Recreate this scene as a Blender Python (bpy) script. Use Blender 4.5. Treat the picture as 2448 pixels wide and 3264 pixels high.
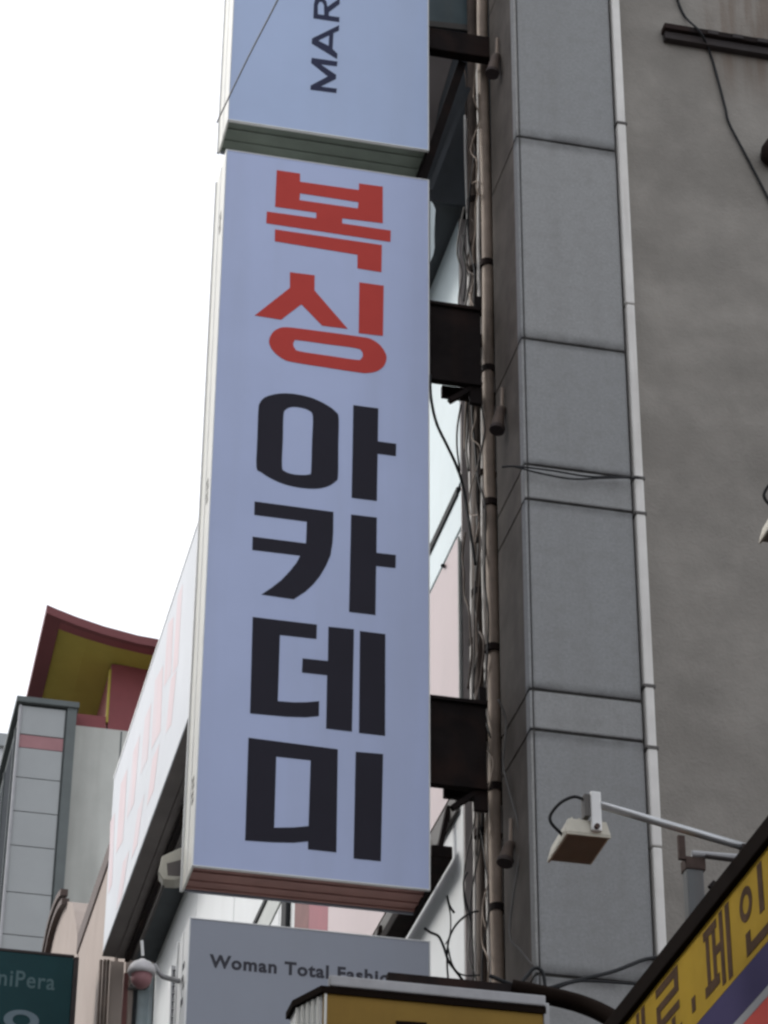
import bpy, bmesh, math, random
from mathutils import Vector, Matrix
from mathutils.geometry import tessellate_polygon

# ------------------------------------------------------------------ scene, camera, light
for o in list(bpy.data.objects):
    bpy.data.objects.remove(o, do_unlink=True)
scene = bpy.context.scene
COL = scene.collection
R = math.radians
random.seed(7)

FPX, PITCH, YAW, ROLL = 8937.12, R(32.178), R(12.705), R(0.474)
CAM = Vector((0, 0, 1.6))
fwd = Vector((math.sin(YAW) * math.cos(PITCH), math.cos(YAW) * math.cos(PITCH), math.sin(PITCH)))
rgt = Vector((math.cos(YAW), -math.sin(YAW), 0))
up = rgt.cross(fwd)
c, s = math.cos(ROLL), math.sin(ROLL)
rgt, up = c * rgt + s * up, -s * rgt + c * up
cam = bpy.data.cameras.new('camera')
cam_ob = bpy.data.objects.new('camera', cam)
COL.objects.link(cam_ob)
cam.sensor_fit = 'VERTICAL'
cam.sensor_height = 24.0
cam.lens = 24.0 * FPX / 3264.0
cam.clip_end = 2000
m = Matrix((rgt, up, -fwd)).transposed().to_4x4()
m.translation = CAM
cam_ob.matrix_world = m
scene.camera = cam_ob

SUN_AZ, SUN_EL = R(-60), R(42)          # ahead and to the left, behind thin cloud
world = bpy.data.worlds.new('World')
scene.world = world
world.use_nodes = True
wn = world.node_tree
bg = wn.nodes['Background']
sky = wn.nodes.new('ShaderNodeTexSky')
sky.sky_type = 'NISHITA'
sky.sun_disc = False
sky.sun_elevation = SUN_EL
sky.sun_rotation = SUN_AZ
sky.dust_density = 4.0
sky.air_density = 1.0
hs = wn.nodes.new('ShaderNodeHueSaturation')
hs.inputs['Saturation'].default_value = 0.35
mx = wn.nodes.new('ShaderNodeMix')
mx.data_type = 'RGBA'
mx.inputs[0].default_value = 0.62        # even high cloud over the clear-sky gradient
mx.inputs[7].default_value = (6.6, 6.75, 7.1, 1)
wn.links.new(sky.outputs[0], hs.inputs['Color'])
wn.links.new(hs.outputs[0], mx.inputs[6])
wn.links.new(mx.outputs[2], bg.inputs[0])
bg.inputs[1].default_value = 0.1

sun = bpy.data.lights.new('sun', 'SUN')
sun.energy = 0.8
sun.angle = R(18)
sun.color = (1.0, 0.96, 0.9)
sun_ob = bpy.data.objects.new('sun', sun)
COL.objects.link(sun_ob)
sd = Vector((math.sin(SUN_AZ) * math.cos(SUN_EL), math.cos(SUN_AZ) * math.cos(SUN_EL), math.sin(SUN_EL)))
sun_ob.rotation_euler = sd.to_track_quat('Z', 'Y').to_euler()
sun_ob.location = (-20, 20, 40)

scene.view_settings.view_transform = 'Standard'
scene.view_settings.look = 'None'
scene.view_settings.exposure = 1.22
scene.view_settings.gamma = 1.0
scene.view_settings.use_curve_mapping = False
scene.render.engine = 'CYCLES'
scene.cycles.filter_width = 2.65
scene.cycles.max_bounces = 6


# ------------------------------------------------------------------ helpers
def V(px, py, X=None, Y=None, Z=None):
    """point of the photograph carried on to a plane of the place"""
    d = (px - 1224) * rgt - (py - 1632) * up + FPX * fwd
    t = X / d.x if X is not None else Y / d.y if Y is not None else (Z - 1.6) / d.z
    return CAM + t * d


def mat(name, col, rough=0.65, var=0.12, sc=3.0, streak=0.0, scol=(0.05, 0.045, 0.04), ssc=7.0, sz=0.5,
        bump=0.0, bsc=50.0, metal=0.0, spec=0.35, blotch=0.0, bcol=None, blsc=1.2, edge=0.0):
    m = bpy.data.materials.new(name)
    m.use_nodes = True
    nt = m.node_tree
    b = nt.nodes['Principled BSDF']
    L = nt.links.new
    tc = nt.nodes.new('ShaderNodeTexCoord')
    n1 = nt.nodes.new('ShaderNodeTexNoise')
    n1.inputs['Scale'].default_value = sc
    n1.inputs['Detail'].default_value = 7
    n1.inputs['Roughness'].default_value = 0.62
    L(tc.outputs['Object'], n1.inputs['Vector'])
    mr = nt.nodes.new('ShaderNodeMapRange')
    mr.inputs[1].default_value, mr.inputs[2].default_value = 0.3, 0.7
    mr.inputs[3].default_value, mr.inputs[4].default_value = 1 - var, 1 + var
    L(n1.outputs[0], mr.inputs[0])
    mul = nt.nodes.new('ShaderNodeMix')
    mul.data_type = 'RGBA'
    mul.blend_type = 'MULTIPLY'
    mul.inputs[0].default_value = 1
    mul.inputs[6].default_value = (*col, 1)
    L(mr.outputs[0], mul.inputs[7])
    out = mul.outputs[2]

    def layer(out, vscale, thr, amount, colour, nscale=1.0):
        mp = nt.nodes.new('ShaderNodeMapping')
        mp.inputs['Scale'].default_value = vscale
        L(tc.outputs['Object'], mp.inputs['Vector'])
        n2 = nt.nodes.new('ShaderNodeTexNoise')
        n2.inputs['Scale'].default_value = nscale
        n2.inputs['Detail'].default_value = 5
        L(mp.outputs[0], n2.inputs['Vector'])
        r2 = nt.nodes.new('ShaderNodeMapRange')
        r2.inputs[1].default_value, r2.inputs[2].default_value = thr
        r2.inputs[3].default_value, r2.inputs[4].default_value = 0, amount
        L(n2.outputs[0], r2.inputs[0])
        mm = nt.nodes.new('ShaderNodeMix')
        mm.data_type = 'RGBA'
        L(r2.outputs[0], mm.inputs[0])
        L(out, mm.inputs[6])
        mm.inputs[7].default_value = (*colour, 1)
        return mm.outputs[2]
    if streak:
        out = layer(out, (ssc, ssc, sz), (0.47, 0.72), streak, scol)
    if blotch:
        out = layer(out, (1, 1, 1), (0.48, 0.7), blotch, bcol or scol, blsc)
    if edge:                              # dirt gathered along the top and bottom joints of a panel
        sp = nt.nodes.new('ShaderNodeSeparateXYZ')
        L(tc.outputs['Generated'], sp.inputs[0])
        sub = nt.nodes.new('ShaderNodeMath')
        sub.operation = 'SUBTRACT'
        sub.inputs[1].default_value = 0.5
        L(sp.outputs[2], sub.inputs[0])
        ab = nt.nodes.new('ShaderNodeMath')
        ab.operation = 'ABSOLUTE'
        L(sub.outputs[0], ab.inputs[0])
        er = nt.nodes.new('ShaderNodeMapRange')
        er.interpolation_type = 'SMOOTHSTEP'
        er.inputs[1].default_value, er.inputs[2].default_value = 0.445, 0.5
        er.inputs[3].default_value, er.inputs[4].default_value = 0, edge
        L(ab.outputs[0], er.inputs[0])
        em = nt.nodes.new('ShaderNodeMath')
        em.operation = 'MULTIPLY'
        L(er.outputs[0], em.inputs[0])
        e2 = nt.nodes.new('ShaderNodeMapRange')
        e2.inputs[1].default_value, e2.inputs[2].default_value = 0.3, 0.7
        e2.inputs[3].default_value, e2.inputs[4].default_value = 0.4, 1
        n4 = nt.nodes.new('ShaderNodeTexNoise')
        n4.inputs['Scale'].default_value = 9
        L(tc.outputs['Object'], n4.inputs['Vector'])
        L(n4.outputs[0], e2.inputs[0])
        L(e2.outputs[0], em.inputs[1])
        me_ = nt.nodes.new('ShaderNodeMix')
        me_.data_type = 'RGBA'
        L(em.outputs[0], me_.inputs[0])
        L(out, me_.inputs[6])
        me_.inputs[7].default_value = (0.07, 0.07, 0.07, 1)
        out = me_.outputs[2]
    L(out, b.inputs['Base Color'])
    b.inputs['Roughness'].default_value = rough
    b.inputs['Metallic'].default_value = metal
    b.inputs['Specular IOR Level'].default_value = spec
    if bump:
        n3 = nt.nodes.new('ShaderNodeTexNoise')
        n3.inputs['Scale'].default_value = bsc
        n3.inputs['Detail'].default_value = 5
        L(tc.outputs['Object'], n3.inputs['Vector'])
        bp = nt.nodes.new('ShaderNodeBump')
        bp.inputs['Strength'].default_value = bump
        bp.inputs['Distance'].default_value = 0.02
        L(n3.outputs[0], bp.inputs['Height'])
        L(bp.outputs[0], b.inputs['Normal'])
    return m


M = {
    'sign_blue': mat('sign_film_blue', (0.41, 0.475, 0.69), 0.55, 0.045, 1.1, streak=0.28, scol=(0.31, 0.345, 0.46), ssc=3, sz=0.25),
    'sign_blue2': mat('sign_film_pale_blue', (0.385, 0.475, 0.68), 0.5, 0.045, 1.1, streak=0.16, scol=(0.31, 0.345, 0.44), ssc=3, sz=0.25),
    'sign_grey': mat('sign_film_grey', (0.26, 0.28, 0.33), 0.5, 0.04, 1.5, streak=0.08, scol=(0.2, 0.2, 0.2)),
    'red_vinyl': mat('red_vinyl', (0.47, 0.055, 0.045), 0.6, 0.05, spec=0.12),
    'dark_vinyl': mat('dark_vinyl', (0.019, 0.0175, 0.027), 0.6, 0.08, spec=0.12),
    'navy_vinyl': mat('navy_vinyl', (0.03, 0.034, 0.07), 0.6, 0.08, spec=0.12),
    'grey_vinyl': mat('grey_vinyl', (0.05, 0.05, 0.062), 0.6, 0.08, spec=0.12),
    'cream_metal': mat('cream_sheet_metal', (0.62, 0.62, 0.58), 0.5, 0.06, 4, streak=0.12, scol=(0.3, 0.28, 0.24)),
    'white_metal': mat('white_sheet_metal', (0.72, 0.73, 0.73), 0.5, 0.06, 3, streak=0.12, scol=(0.35, 0.34, 0.3)),
    'rust_sheet': mat('rusty_brown_sheet', (0.30, 0.165, 0.145), 0.8, 0.2, 3, blotch=0.4, bcol=(0.2, 0.12, 0.11)),
    'olive_sheet': mat('olive_grey_sheet', (0.13, 0.155, 0.13), 0.75, 0.2, 3, blotch=0.3, bcol=(0.06, 0.065, 0.05)),
    'black_steel': mat('black_steel', (0.014, 0.011, 0.011), 0.85, 0.3, 6, blotch=0.6, bcol=(0.036, 0.02, 0.016), blsc=3.5, spec=0.1, streak=0.4, scol=(0.03, 0.018, 0.014)),
    'dark_steel': mat('dark_brown_steel', (0.03, 0.025, 0.025), 0.8, 0.25, 6, blotch=0.4, bcol=(0.06, 0.03, 0.02)),
    'stucco': mat('grey_stucco', (0.25, 0.235, 0.214), 0.92, 0.17, 2.6, streak=0.5, scol=(0.19, 0.177, 0.16), ssc=1.1,
                  sz=3.2, bump=0.3, bsc=60, spec=0.12, blotch=0.5, bcol=(0.18, 0.169, 0.153), blsc=2.2),
    'column': mat('grey_column_paint', (0.275, 0.279, 0.280), 0.8, 0.13, 60, streak=0.32, scol=(0.195, 0.193, 0.188), ssc=5,
                  bump=0.22, bsc=130, spec=0.15, blotch=0.34, bcol=(0.205, 0.205, 0.20), blsc=13, edge=0.75),
    'column_b': mat('grey_column_b_paint', (0.252, 0.258, 0.262), 0.8, 0.13, 60, streak=0.32, scol=(0.195, 0.193, 0.188), ssc=5,
                  bump=0.22, bsc=130, spec=0.15, blotch=0.34, bcol=(0.205, 0.205, 0.20), blsc=13, edge=0.75),
    'column_c': mat('grey_column_c_paint', (0.290, 0.290, 0.284), 0.8, 0.13, 60, streak=0.32, scol=(0.195, 0.193, 0.188), ssc=5,
                  bump=0.22, bsc=130, spec=0.15, blotch=0.34, bcol=(0.205, 0.205, 0.20), blsc=13, edge=0.75),
    'column_stain_shade': mat('column_side_dirt_and_shade', (0.115, 0.10, 0.087), 0.85, 0.25, 4, streak=0.75, scol=(0.085, 0.075, 0.068), ssc=6, sz=0.45, spec=0.15),  # brown dirt, with the shade beside the pipes also put into the colour
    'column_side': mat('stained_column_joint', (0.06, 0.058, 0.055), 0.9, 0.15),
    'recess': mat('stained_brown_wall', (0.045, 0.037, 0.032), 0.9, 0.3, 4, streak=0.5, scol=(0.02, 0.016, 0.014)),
    'pipe': mat('brown_grey_pipe', (0.26, 0.205, 0.165), 0.65, 0.25, 6, streak=0.35, scol=(0.08, 0.055, 0.045), ssc=20, sz=1.2),
    'pipe_dark': mat('dirty_dark_pipe', (0.075, 0.054, 0.043), 0.75, 0.35, 6, streak=0.4, scol=(0.04, 0.03, 0.025), ssc=20, sz=1.2),
    'pvc': mat('white_pvc_conduit', (0.64, 0.625, 0.60), 0.5, 0.07, 6, streak=0.3, scol=(0.26, 0.23, 0.2), ssc=14, sz=1.0),
    'white_panel': mat('white_facade_panel', (0.62, 0.64, 0.645), 0.45, 0.05, 1.5, streak=0.14, scol=(0.42, 0.42, 0.4), ssc=2.5, sz=0.3),
    'pale_glass': mat('pale_blue_facade_panel', (0.66, 0.75, 0.78), 0.6, 0.06, 1.5, streak=0.25, scol=(0.55, 0.6, 0.6), ssc=3),
    'grey_panel': mat('pale_grey_band', (0.42, 0.44, 0.42), 0.5, 0.06),
    'black_gap': mat('dark_joint', (0.02, 0.022, 0.025), 0.8, 0.1),
    'billboard': mat('faded_white_billboard_film', (0.47, 0.49, 0.52), 0.6, 0.05, 0.8, streak=0.18, scol=(0.41, 0.425, 0.45), ssc=2.5, sz=0.25),
    'faded_pink': mat('sun_bleached_pink_vinyl', (0.50, 0.405, 0.42), 0.55, 0.05, 1.5, streak=0.8, scol=(0.47, 0.47, 0.50), ssc=2.5, sz=0.9),
    'soffit': mat('dark_soffit_sheet', (0.095, 0.107, 0.115), 0.8, 0.15, 2, blotch=0.3, bcol=(0.065, 0.065, 0.07)),
    'soffit_brown': mat('brown_soffit_sheet', (0.135, 0.12, 0.115), 0.8, 0.15, 2, blotch=0.4, bcol=(0.085, 0.07, 0.067)),
    'end_dark': mat('dark_blue_grey_sheet', (0.045, 0.053, 0.062), 0.6, 0.2, 3),
    'glass_blue': mat('dusty_blue_glass', (0.11, 0.15, 0.165), 0.2, 0.15, 5, spec=0.5),
    'glass_dark': mat('dark_window_glass', (0.018, 0.032, 0.043), 0.12, 0.15, 5, spec=0.5),
    'glass_pale': mat('pale_window_glass', (0.50, 0.58, 0.61), 0.2, 0.15, 5, streak=0.4, scol=(0.2, 0.28, 0.3)),
    'pink': mat('pale_pink_sign_film', (0.52, 0.435, 0.44), 0.5, 0.05, 1.2, streak=0.12, scol=(0.4, 0.36, 0.36), ssc=3),
    'sign_red': mat('red_sign_film', (0.25, 0.04, 0.055), 0.5, 0.1),
    'maroon': mat('maroon_paint', (0.17, 0.07, 0.065), 0.65, 0.15, 4),
    'yellow': mat('dirty_yellow_film', (0.23, 0.142, 0.03), 0.6, 0.14, 2.5, streak=0.3, scol=(0.15, 0.085, 0.025), ssc=4, spec=0.12),
    'yellow2': mat('bright_yellow_film', (0.42, 0.275, 0.028), 0.7, 0.14, 3, streak=0.3, scol=(0.28, 0.17, 0.02), ssc=5, spec=0.06),
    'brown_letter': mat('faded_brown_letter', (0.085, 0.05, 0.03), 0.75, 0.25, 14, spec=0.05),
    'brown_cap': mat('dark_brown_cap', (0.010, 0.0065, 0.005), 0.9, 0.2, spec=0.04),
    'violet': mat('violet_film', (0.065, 0.055, 0.14), 0.7, 0.06, spec=0.06),
    'sign_stripe': mat('grey_white_stripe', (0.30, 0.31, 0.33), 0.5, 0.06),
    'red_film': mat('coral_red_film', (0.62, 0.10, 0.085), 0.7, 0.06, spec=0.06),
    'grey_rail': mat('grey_aluminium_rail', (0.30, 0.30, 0.31), 0.45, 0.12, 8, metal=0.2),
    'silver': mat('galvanised_tube', (0.46, 0.47, 0.48), 0.35, 0.1, 12, metal=0.6),
    'lamp_body': mat('yellowed_lamp_casing', (0.50, 0.48, 0.41), 0.55, 0.12, 8, blotch=0.25, bcol=(0.3, 0.24, 0.18), blsc=9),
    'lamp_grey': mat('dull_grey_lamp_paint', (0.52, 0.51, 0.52), 0.7, 0.15, 20, blotch=0.4, bcol=(0.36, 0.33, 0.33), blsc=14),
    'lamp_glass': mat('brown_lamp_glass', (0.15, 0.13, 0.108), 0.5, 0.12, 8, spec=0.25),
    'rust': mat('rusty_bracket', (0.055, 0.036, 0.03), 0.85, 0.3, 12),
    'post_grey': mat('grey_post_paint', (0.11, 0.115, 0.118), 0.8, 0.1, 6, streak=0.3, scol=(0.08, 0.05, 0.04), ssc=12),
    'cable': mat('black_cable', (0.016, 0.017, 0.019), 0.6, 0.2, spec=0.2),
    'cable_grey': mat('grey_cable', (0.09, 0.085, 0.08), 0.6, 0.2),
    'beige': mat('beige_render', (0.30, 0.25, 0.222), 0.85, 0.08, 1.5, streak=0.22, scol=(0.32, 0.28, 0.25), ssc=2.5, sz=0.35),
    'trim': mat('dark_brown_coping', (0.085, 0.062, 0.055), 0.75, 0.2),
    'teal': mat('dark_teal_film', (0.006, 0.036, 0.042), 0.5, 0.08, spec=0.15),
    'teal_text': mat('dull_teal_letter', (0.05, 0.10, 0.11), 0.5, 0.1),
    'teal_ring': mat('dull_blue_letter', (0.10, 0.145, 0.175), 0.5, 0.08),
    'pilaster': mat('far_grey_panel', (0.31, 0.325, 0.33), 0.6, 0.06, 0.8, streak=0.1, scol=(0.24, 0.24, 0.24), ssc=1.5),
    'pil_frame': mat('dark_green_grey_frame', (0.10, 0.115, 0.115), 0.6, 0.1),
    'side_dark': mat('dull_dark_cladding', (0.035, 0.040, 0.046), 0.9, 0.15, spec=0.03),
    'end_grey': mat('grimy_grey_end_wall', (0.50, 0.46, 0.45), 0.85, 0.12, 4, streak=0.4, scol=(0.28, 0.24, 0.22)),
    'pil_red': mat('dull_red_band', (0.30, 0.15, 0.16), 0.6, 0.1),
    'concrete': mat('stained_concrete', (0.50, 0.51, 0.48), 0.9, 0.08, 1.2, streak=0.55, scol=(0.21, 0.21, 0.195), ssc=1.6, sz=0.18),
    'eave_red': mat('red_eave_paint', (0.21, 0.055, 0.06), 0.6, 0.1, 1.5),
    'eave_rim': mat('pinkish_red_rim', (0.15, 0.042, 0.045), 0.6, 0.1, 1.5),
    'eave_yellow': mat('ochre_soffit_paint', (0.36, 0.295, 0.055), 0.75, 0.08, 1.2),
    'far_grey': mat('far_pale_wall', (0.5, 0.51, 0.52), 0.8, 0.05),
    'asphalt': mat('asphalt', (0.05, 0.05, 0.05), 0.9, 0.2, 3, bump=0.3, bsc=120),
    'paving': mat('grey_paving', (0.25, 0.245, 0.235), 0.85, 0.15, 2.5),
    'roofing': mat('dark_roof_tile', (0.08, 0.06, 0.055), 0.8, 0.2),
}


def rust_under_bar(m):
    """brown run-off stains on the render below the steel bar (object space of the side wall)"""
    nt = m.node_tree
    b = nt.nodes['Principled BSDF']
    src = b.inputs['Base Color'].links[0].from_socket
    tc = nt.nodes.new('ShaderNodeTexCoord')
    sp = nt.nodes.new('ShaderNodeSeparateXYZ')
    nt.links.new(tc.outputs['Object'], sp.inputs[0])

    def rng(sock, a, b_, c_, d_):
        r = nt.nodes.new('ShaderNodeMapRange')
        r.interpolation_type = 'SMOOTHSTEP'
        for i, v in enumerate((a, b_, c_, d_)):
            r.inputs[i + 1].default_value = v
        nt.links.new(sock, r.inputs[0])
        return r.outputs[0]

    def mulv(a, b_):
        q = nt.nodes.new('ShaderNodeMath')
        q.operation = 'MULTIPLY'
        nt.links.new(a, q.inputs[0])
        nt.links.new(b_, q.inputs[1])
        return q.outputs[0]
    mp = nt.nodes.new('ShaderNodeMapping')
    mp.inputs['Scale'].default_value = (14, 14, 1.1)
    nt.links.new(tc.outputs['Object'], mp.inputs[0])
    nz = nt.nodes.new('ShaderNodeTexNoise')
    nz.inputs['Detail'].default_value = 4
    nz.inputs['Scale'].default_value = 1.0
    nt.links.new(mp.outputs[0], nz.inputs['Vector'])
    f = mulv(rng(sp.outputs[2], 13.3, 13.79, 0, 0.5), rng(nz.outputs[0], 0.40, 0.62, 0.25, 1))
    f = mulv(f, rng(sp.outputs[0], 4.95 - 7, 5.15 - 7, 0, 1))
    mm = nt.nodes.new('ShaderNodeMix')
    mm.data_type = 'RGBA'
    nt.links.new(f, mm.inputs[0])
    nt.links.new(src, mm.inputs[6])
    mm.inputs[7].default_value = (0.13, 0.088, 0.062, 1)
    nt.links.new(mm.outputs[2], b.inputs['Base Color'])


rust_under_bar(M['stucco'])


def tag(o, label, cat, group=None, kind=None):
    if label:
        o['label'] = label
    if cat:
        o['category'] = cat
    if group:
        o['group'] = group
    if kind:
        o['kind'] = kind
    return o


def thing(name, label, cat, loc, group=None):
    o = bpy.data.objects.new(name, None)
    o.empty_display_size = 0.2
    COL.objects.link(o)
    o.location = Vector(loc)
    return tag(o, label, cat, group)


def wpos(o):
    p = Vector((0, 0, 0))
    while o:
        p += o.location
        o = o.parent
    return p


class MB:
    """collects shapes in place coordinates; build() links them as one mesh object"""

    def __init__(self):
        self.v, self.f = [], []

    def add(self, vs, fs):
        n = len(self.v)
        self.v += [Vector(p) for p in vs]
        self.f += [tuple(i + n for i in f) for f in fs]
        return self

    def box(self, x0, x1, y0, y1, z0, z1):
        vs = [(x, y, z) for x in (x0, x1) for y in (y0, y1) for z in (z0, z1)]
        return self.add(vs, [(0, 1, 3, 2), (4, 6, 7, 5), (0, 4, 5, 1), (2, 3, 7, 6), (0, 2, 6, 4), (1, 5, 7, 3)])

    def bar(self, a, b, w, h, upv=(0, 0, 1)):
        a, b = Vector(a), Vector(b)
        d = (b - a).normalized()
        sx = d.cross(Vector(upv))
        if sx.length < 1e-4:
            sx = d.cross(Vector((1, 0, 0)))
        sx.normalize()
        sy = sx.cross(d)
        vs = []
        for p in (a, b):
            for i, j in ((-1, -1), (1, -1), (1, 1), (-1, 1)):
                vs.append(p + sx * i * w / 2 + sy * j * h / 2)
        return self.add(vs, [(0, 1, 2, 3), (7, 6, 5, 4), (0, 4, 5, 1), (1, 5, 6, 2), (2, 6, 7, 3), (3, 7, 4, 0)])

    def tube(self, pts, r, n=10, cap=True):
        pts = [Vector(p) for p in pts]
        rs = r if isinstance(r, (list, tuple)) else [r] * len(pts)
        vs, fs = [], []
        ref = None
        for i, p in enumerate(pts):
            d = (pts[min(i + 1, len(pts) - 1)] - pts[max(i - 1, 0)]).normalized()
            if ref is None:
                ref = d.cross(Vector((0.3, 0.9, 0.2)))
            ref = (ref - d * ref.dot(d)).normalized()
            b = d.cross(ref)
            for k in range(n):
                a = 2 * math.pi * k / n
                vs.append(p + rs[i] * (math.cos(a) * ref + math.sin(a) * b))
        for i in range(len(pts) - 1):
            for k in range(n):
                k2 = (k + 1) % n
                fs.append((i * n + k, i * n + k2, (i + 1) * n + k2, (i + 1) * n + k))
        if cap:
            fs.append(tuple(range(n - 1, -1, -1)))
            fs.append(tuple((len(pts) - 1) * n + k for k in range(n)))
        return self.add(vs, fs)

    def prism(self, loop, off):
        """closed loop of points swept by the vector off"""
        n = len(loop)
        off = Vector(off)
        vs = [Vector(p) for p in loop] + [Vector(p) + off for p in loop]
        fs = [tuple(range(n)), tuple(range(2 * n - 1, n - 1, -1))]
        fs += [(i, i + n, (i + 1) % n + n, (i + 1) % n) for i in range(n)]
        return self.add(vs, fs)

    def glyph(self, loops, normal, t):
        """outline with holes, t thick along normal"""
        normal = Vector(normal).normalized()
        loops = [[Vector(p) for p in l] for l in loops]
        flat = [p for l in loops for p in l]
        tris = tessellate_polygon(loops)
        n = len(flat)
        vs = [p + normal * t for p in flat] + flat
        fs = []
        for tr in tris:
            a, b, d = (flat[i] for i in tr)
            if (b - a).cross(d - a).dot(normal) < 0:
                tr = (tr[0], tr[2], tr[1])
            fs.append(tuple(tr))
        k = 0
        for l in loops:
            for i in range(len(l)):
                j = (i + 1) % len(l)
                fs.append((k + i, k + j, n + k + j, n + k + i))
            k += len(l)
        return self.add(vs, fs)

    def build(self, name, material, parent=None, bevel=0.0, smooth=False, kind=None):
        base = wpos(parent) if parent else None
        if base is None:
            xs = [p.x for p in self.v]
            ys = [p.y for p in self.v]
            zs = [p.z for p in self.v]
            base = Vector(((min(xs) + max(xs)) / 2, (min(ys) + max(ys)) / 2, min(zs)))
            loc = base
        else:
            loc = Vector((0, 0, 0))
        me = bpy.data.meshes.new(name)
        me.from_pydata([p - base for p in self.v], [], self.f)
        bm = bmesh.new()
        bm.from_mesh(me)
        bmesh.ops.recalc_face_normals(bm, faces=bm.faces)
        if bevel:
            es = [e for e in bm.edges if len(e.link_faces) == 2 and e.calc_face_angle(0) > 0.5]
            bmesh.ops.bevel(bm, geom=es, offset=bevel, segments=2, affect='EDGES', profile=0.6)
        bm.to_mesh(me)
        bm.free()
        if smooth:
            for p in me.polygons:
                p.use_smooth = True
        me.materials.append(M[material] if isinstance(material, str) else material)
        o = bpy.data.objects.new(name, me)
        COL.objects.link(o)
        o.parent = parent
        o.location = loc
        if kind:
            o['kind'] = kind
        return o


def box(name, material, parent, x0, x1, y0, y1, z0, z1, bevel=0.0):
    return MB().box(x0, x1, y0, y1, z0, z1).build(name, material, parent, bevel)


def rounded(pts, n=4):
    """closed Catmull-Rom through pixel points"""
    out = []
    k = len(pts)
    for i in range(k):
        p0, p1, p2, p3 = (Vector(pts[(i + j - 1) % k]) for j in range(4))
        for q in range(n):
            t = q / n
            out.append(tuple(0.5 * ((2 * p1) + (-p0 + p2) * t + (2 * p0 - 5 * p1 + 4 * p2 - p3) * t * t
                                    + (-p0 + 3 * p1 - 3 * p2 + p3) * t ** 3)))
    return out


def spline(pts, n=6):
    pts = [Vector(p) for p in pts]
    out = []
    for i in range(len(pts) - 1):
        p0, p1, p2, p3 = pts[max(i - 1, 0)], pts[i], pts[i + 1], pts[min(i + 2, len(pts) - 1)]
        for q in range(n):
            t = q / n
            out.append(0.5 * ((2 * p1) + (-p0 + p2) * t + (2 * p0 - 5 * p1 + 4 * p2 - p3) * t * t
                              + (-p0 + 3 * p1 - 3 * p2 + p3) * t ** 3))
    out.append(pts[-1])
    return out


def text(name, body, material, parent, origin, xdir, ydir, height=None, width=None, bold=0.0, t=0.004, spacing=1.0):
    """lettering with its lower left corner at origin"""
    cu = bpy.data.curves.new(name, 'FONT')
    cu.body = body
    cu.offset = bold
    cu.space_character = spacing
    cu.resolution_u = 4
    tmp = bpy.data.objects.new(name, cu)
    COL.objects.link(tmp)
    dg = bpy.context.evaluated_depsgraph_get()
    dg.update()
    me = bpy.data.meshes.new_from_object(tmp.evaluated_get(dg))
    bpy.data.objects.remove(tmp, do_unlink=True)
    xs = [v.co.x for v in me.vertices]
    ys = [v.co.y for v in me.vertices]
    x0, sx, y0, sy = min(xs), max(xs) - min(xs), min(ys), max(ys) - min(ys)
    fy = height / sy
    fx = width / sx if width else fy
    xd, yd = Vector(xdir), Vector(ydir)
    nn = xd.cross(yd).normalized()
    base = wpos(parent)
    # islands, grouped into letters by their overlap along the line
    par = list(range(len(me.vertices)))

    def find(i):
        while par[i] != i:
            par[i] = par[par[i]]
            i = par[i]
        return i
    for e_ in me.edges:
        a_, b_ = find(e_.vertices[0]), find(e_.vertices[1])
        par[a_] = b_
    isl = {}
    for p in me.polygons:
        isl.setdefault(find(p.vertices[0]), []).append(p)
    groups = []
    for ps in isl.values():
        lo = min(me.vertices[i].co.x for p in ps for i in p.vertices)
        hi = max(me.vertices[i].co.x for p in ps for i in p.vertices)
        groups.append([lo, hi, list(ps)])
    groups.sort(key=lambda q: q[0])
    merged = []
    for g_ in groups:
        if merged and g_[0] < merged[-1][1] - 0.01:
            merged[-1][1] = max(merged[-1][1], g_[1])
            merged[-1][2] += g_[2]
        else:
            merged.append(g_)
    for lo, hi, ps in merged:
        ids = sorted({i for p in ps for i in p.vertices})
        ix = {i: k for k, i in enumerate(ids)}
        pos = []
        for dt in (t, 0.0):
            for i in ids:
                co = me.vertices[i].co
                pos.append(Vector(origin) + xd * (co.x - x0) * fx + yd * (co.y - y0) * fy + nn * dt)
        k = len(ids)
        count, fs = {}, []
        for p in ps:
            q = [ix[i] for i in p.vertices]
            fs.append(tuple(q))
            for i in range(len(q)):
                e_ = (q[i], q[(i + 1) % len(q)])
                count[tuple(sorted(e_))] = count.get(tuple(sorted(e_)), 0) + 1
        for (a_, b_), n_ in count.items():
            if n_ == 1:
                fs.append((a_, b_, b_ + k, a_ + k))
        MB().add(pos, fs).build(name, material, parent)
    bpy.data.meshes.remove(me)


def zoom(ox, oy, sc):
    return lambda u, v: (ox + u / sc, oy + v / sc)


# ------------------------------------------------------------------ setting
g = MB().box(-300, 300, -200, 500, -0.4, 0.0).build('ground', 'asphalt')
tag(g, None, None, kind='structure')
g = MB().box(1.2, 60, -60, 120, 0.004, 0.13).build('pavement', 'paving', bevel=0.02)
tag(g, None, None, kind='structure')

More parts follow.
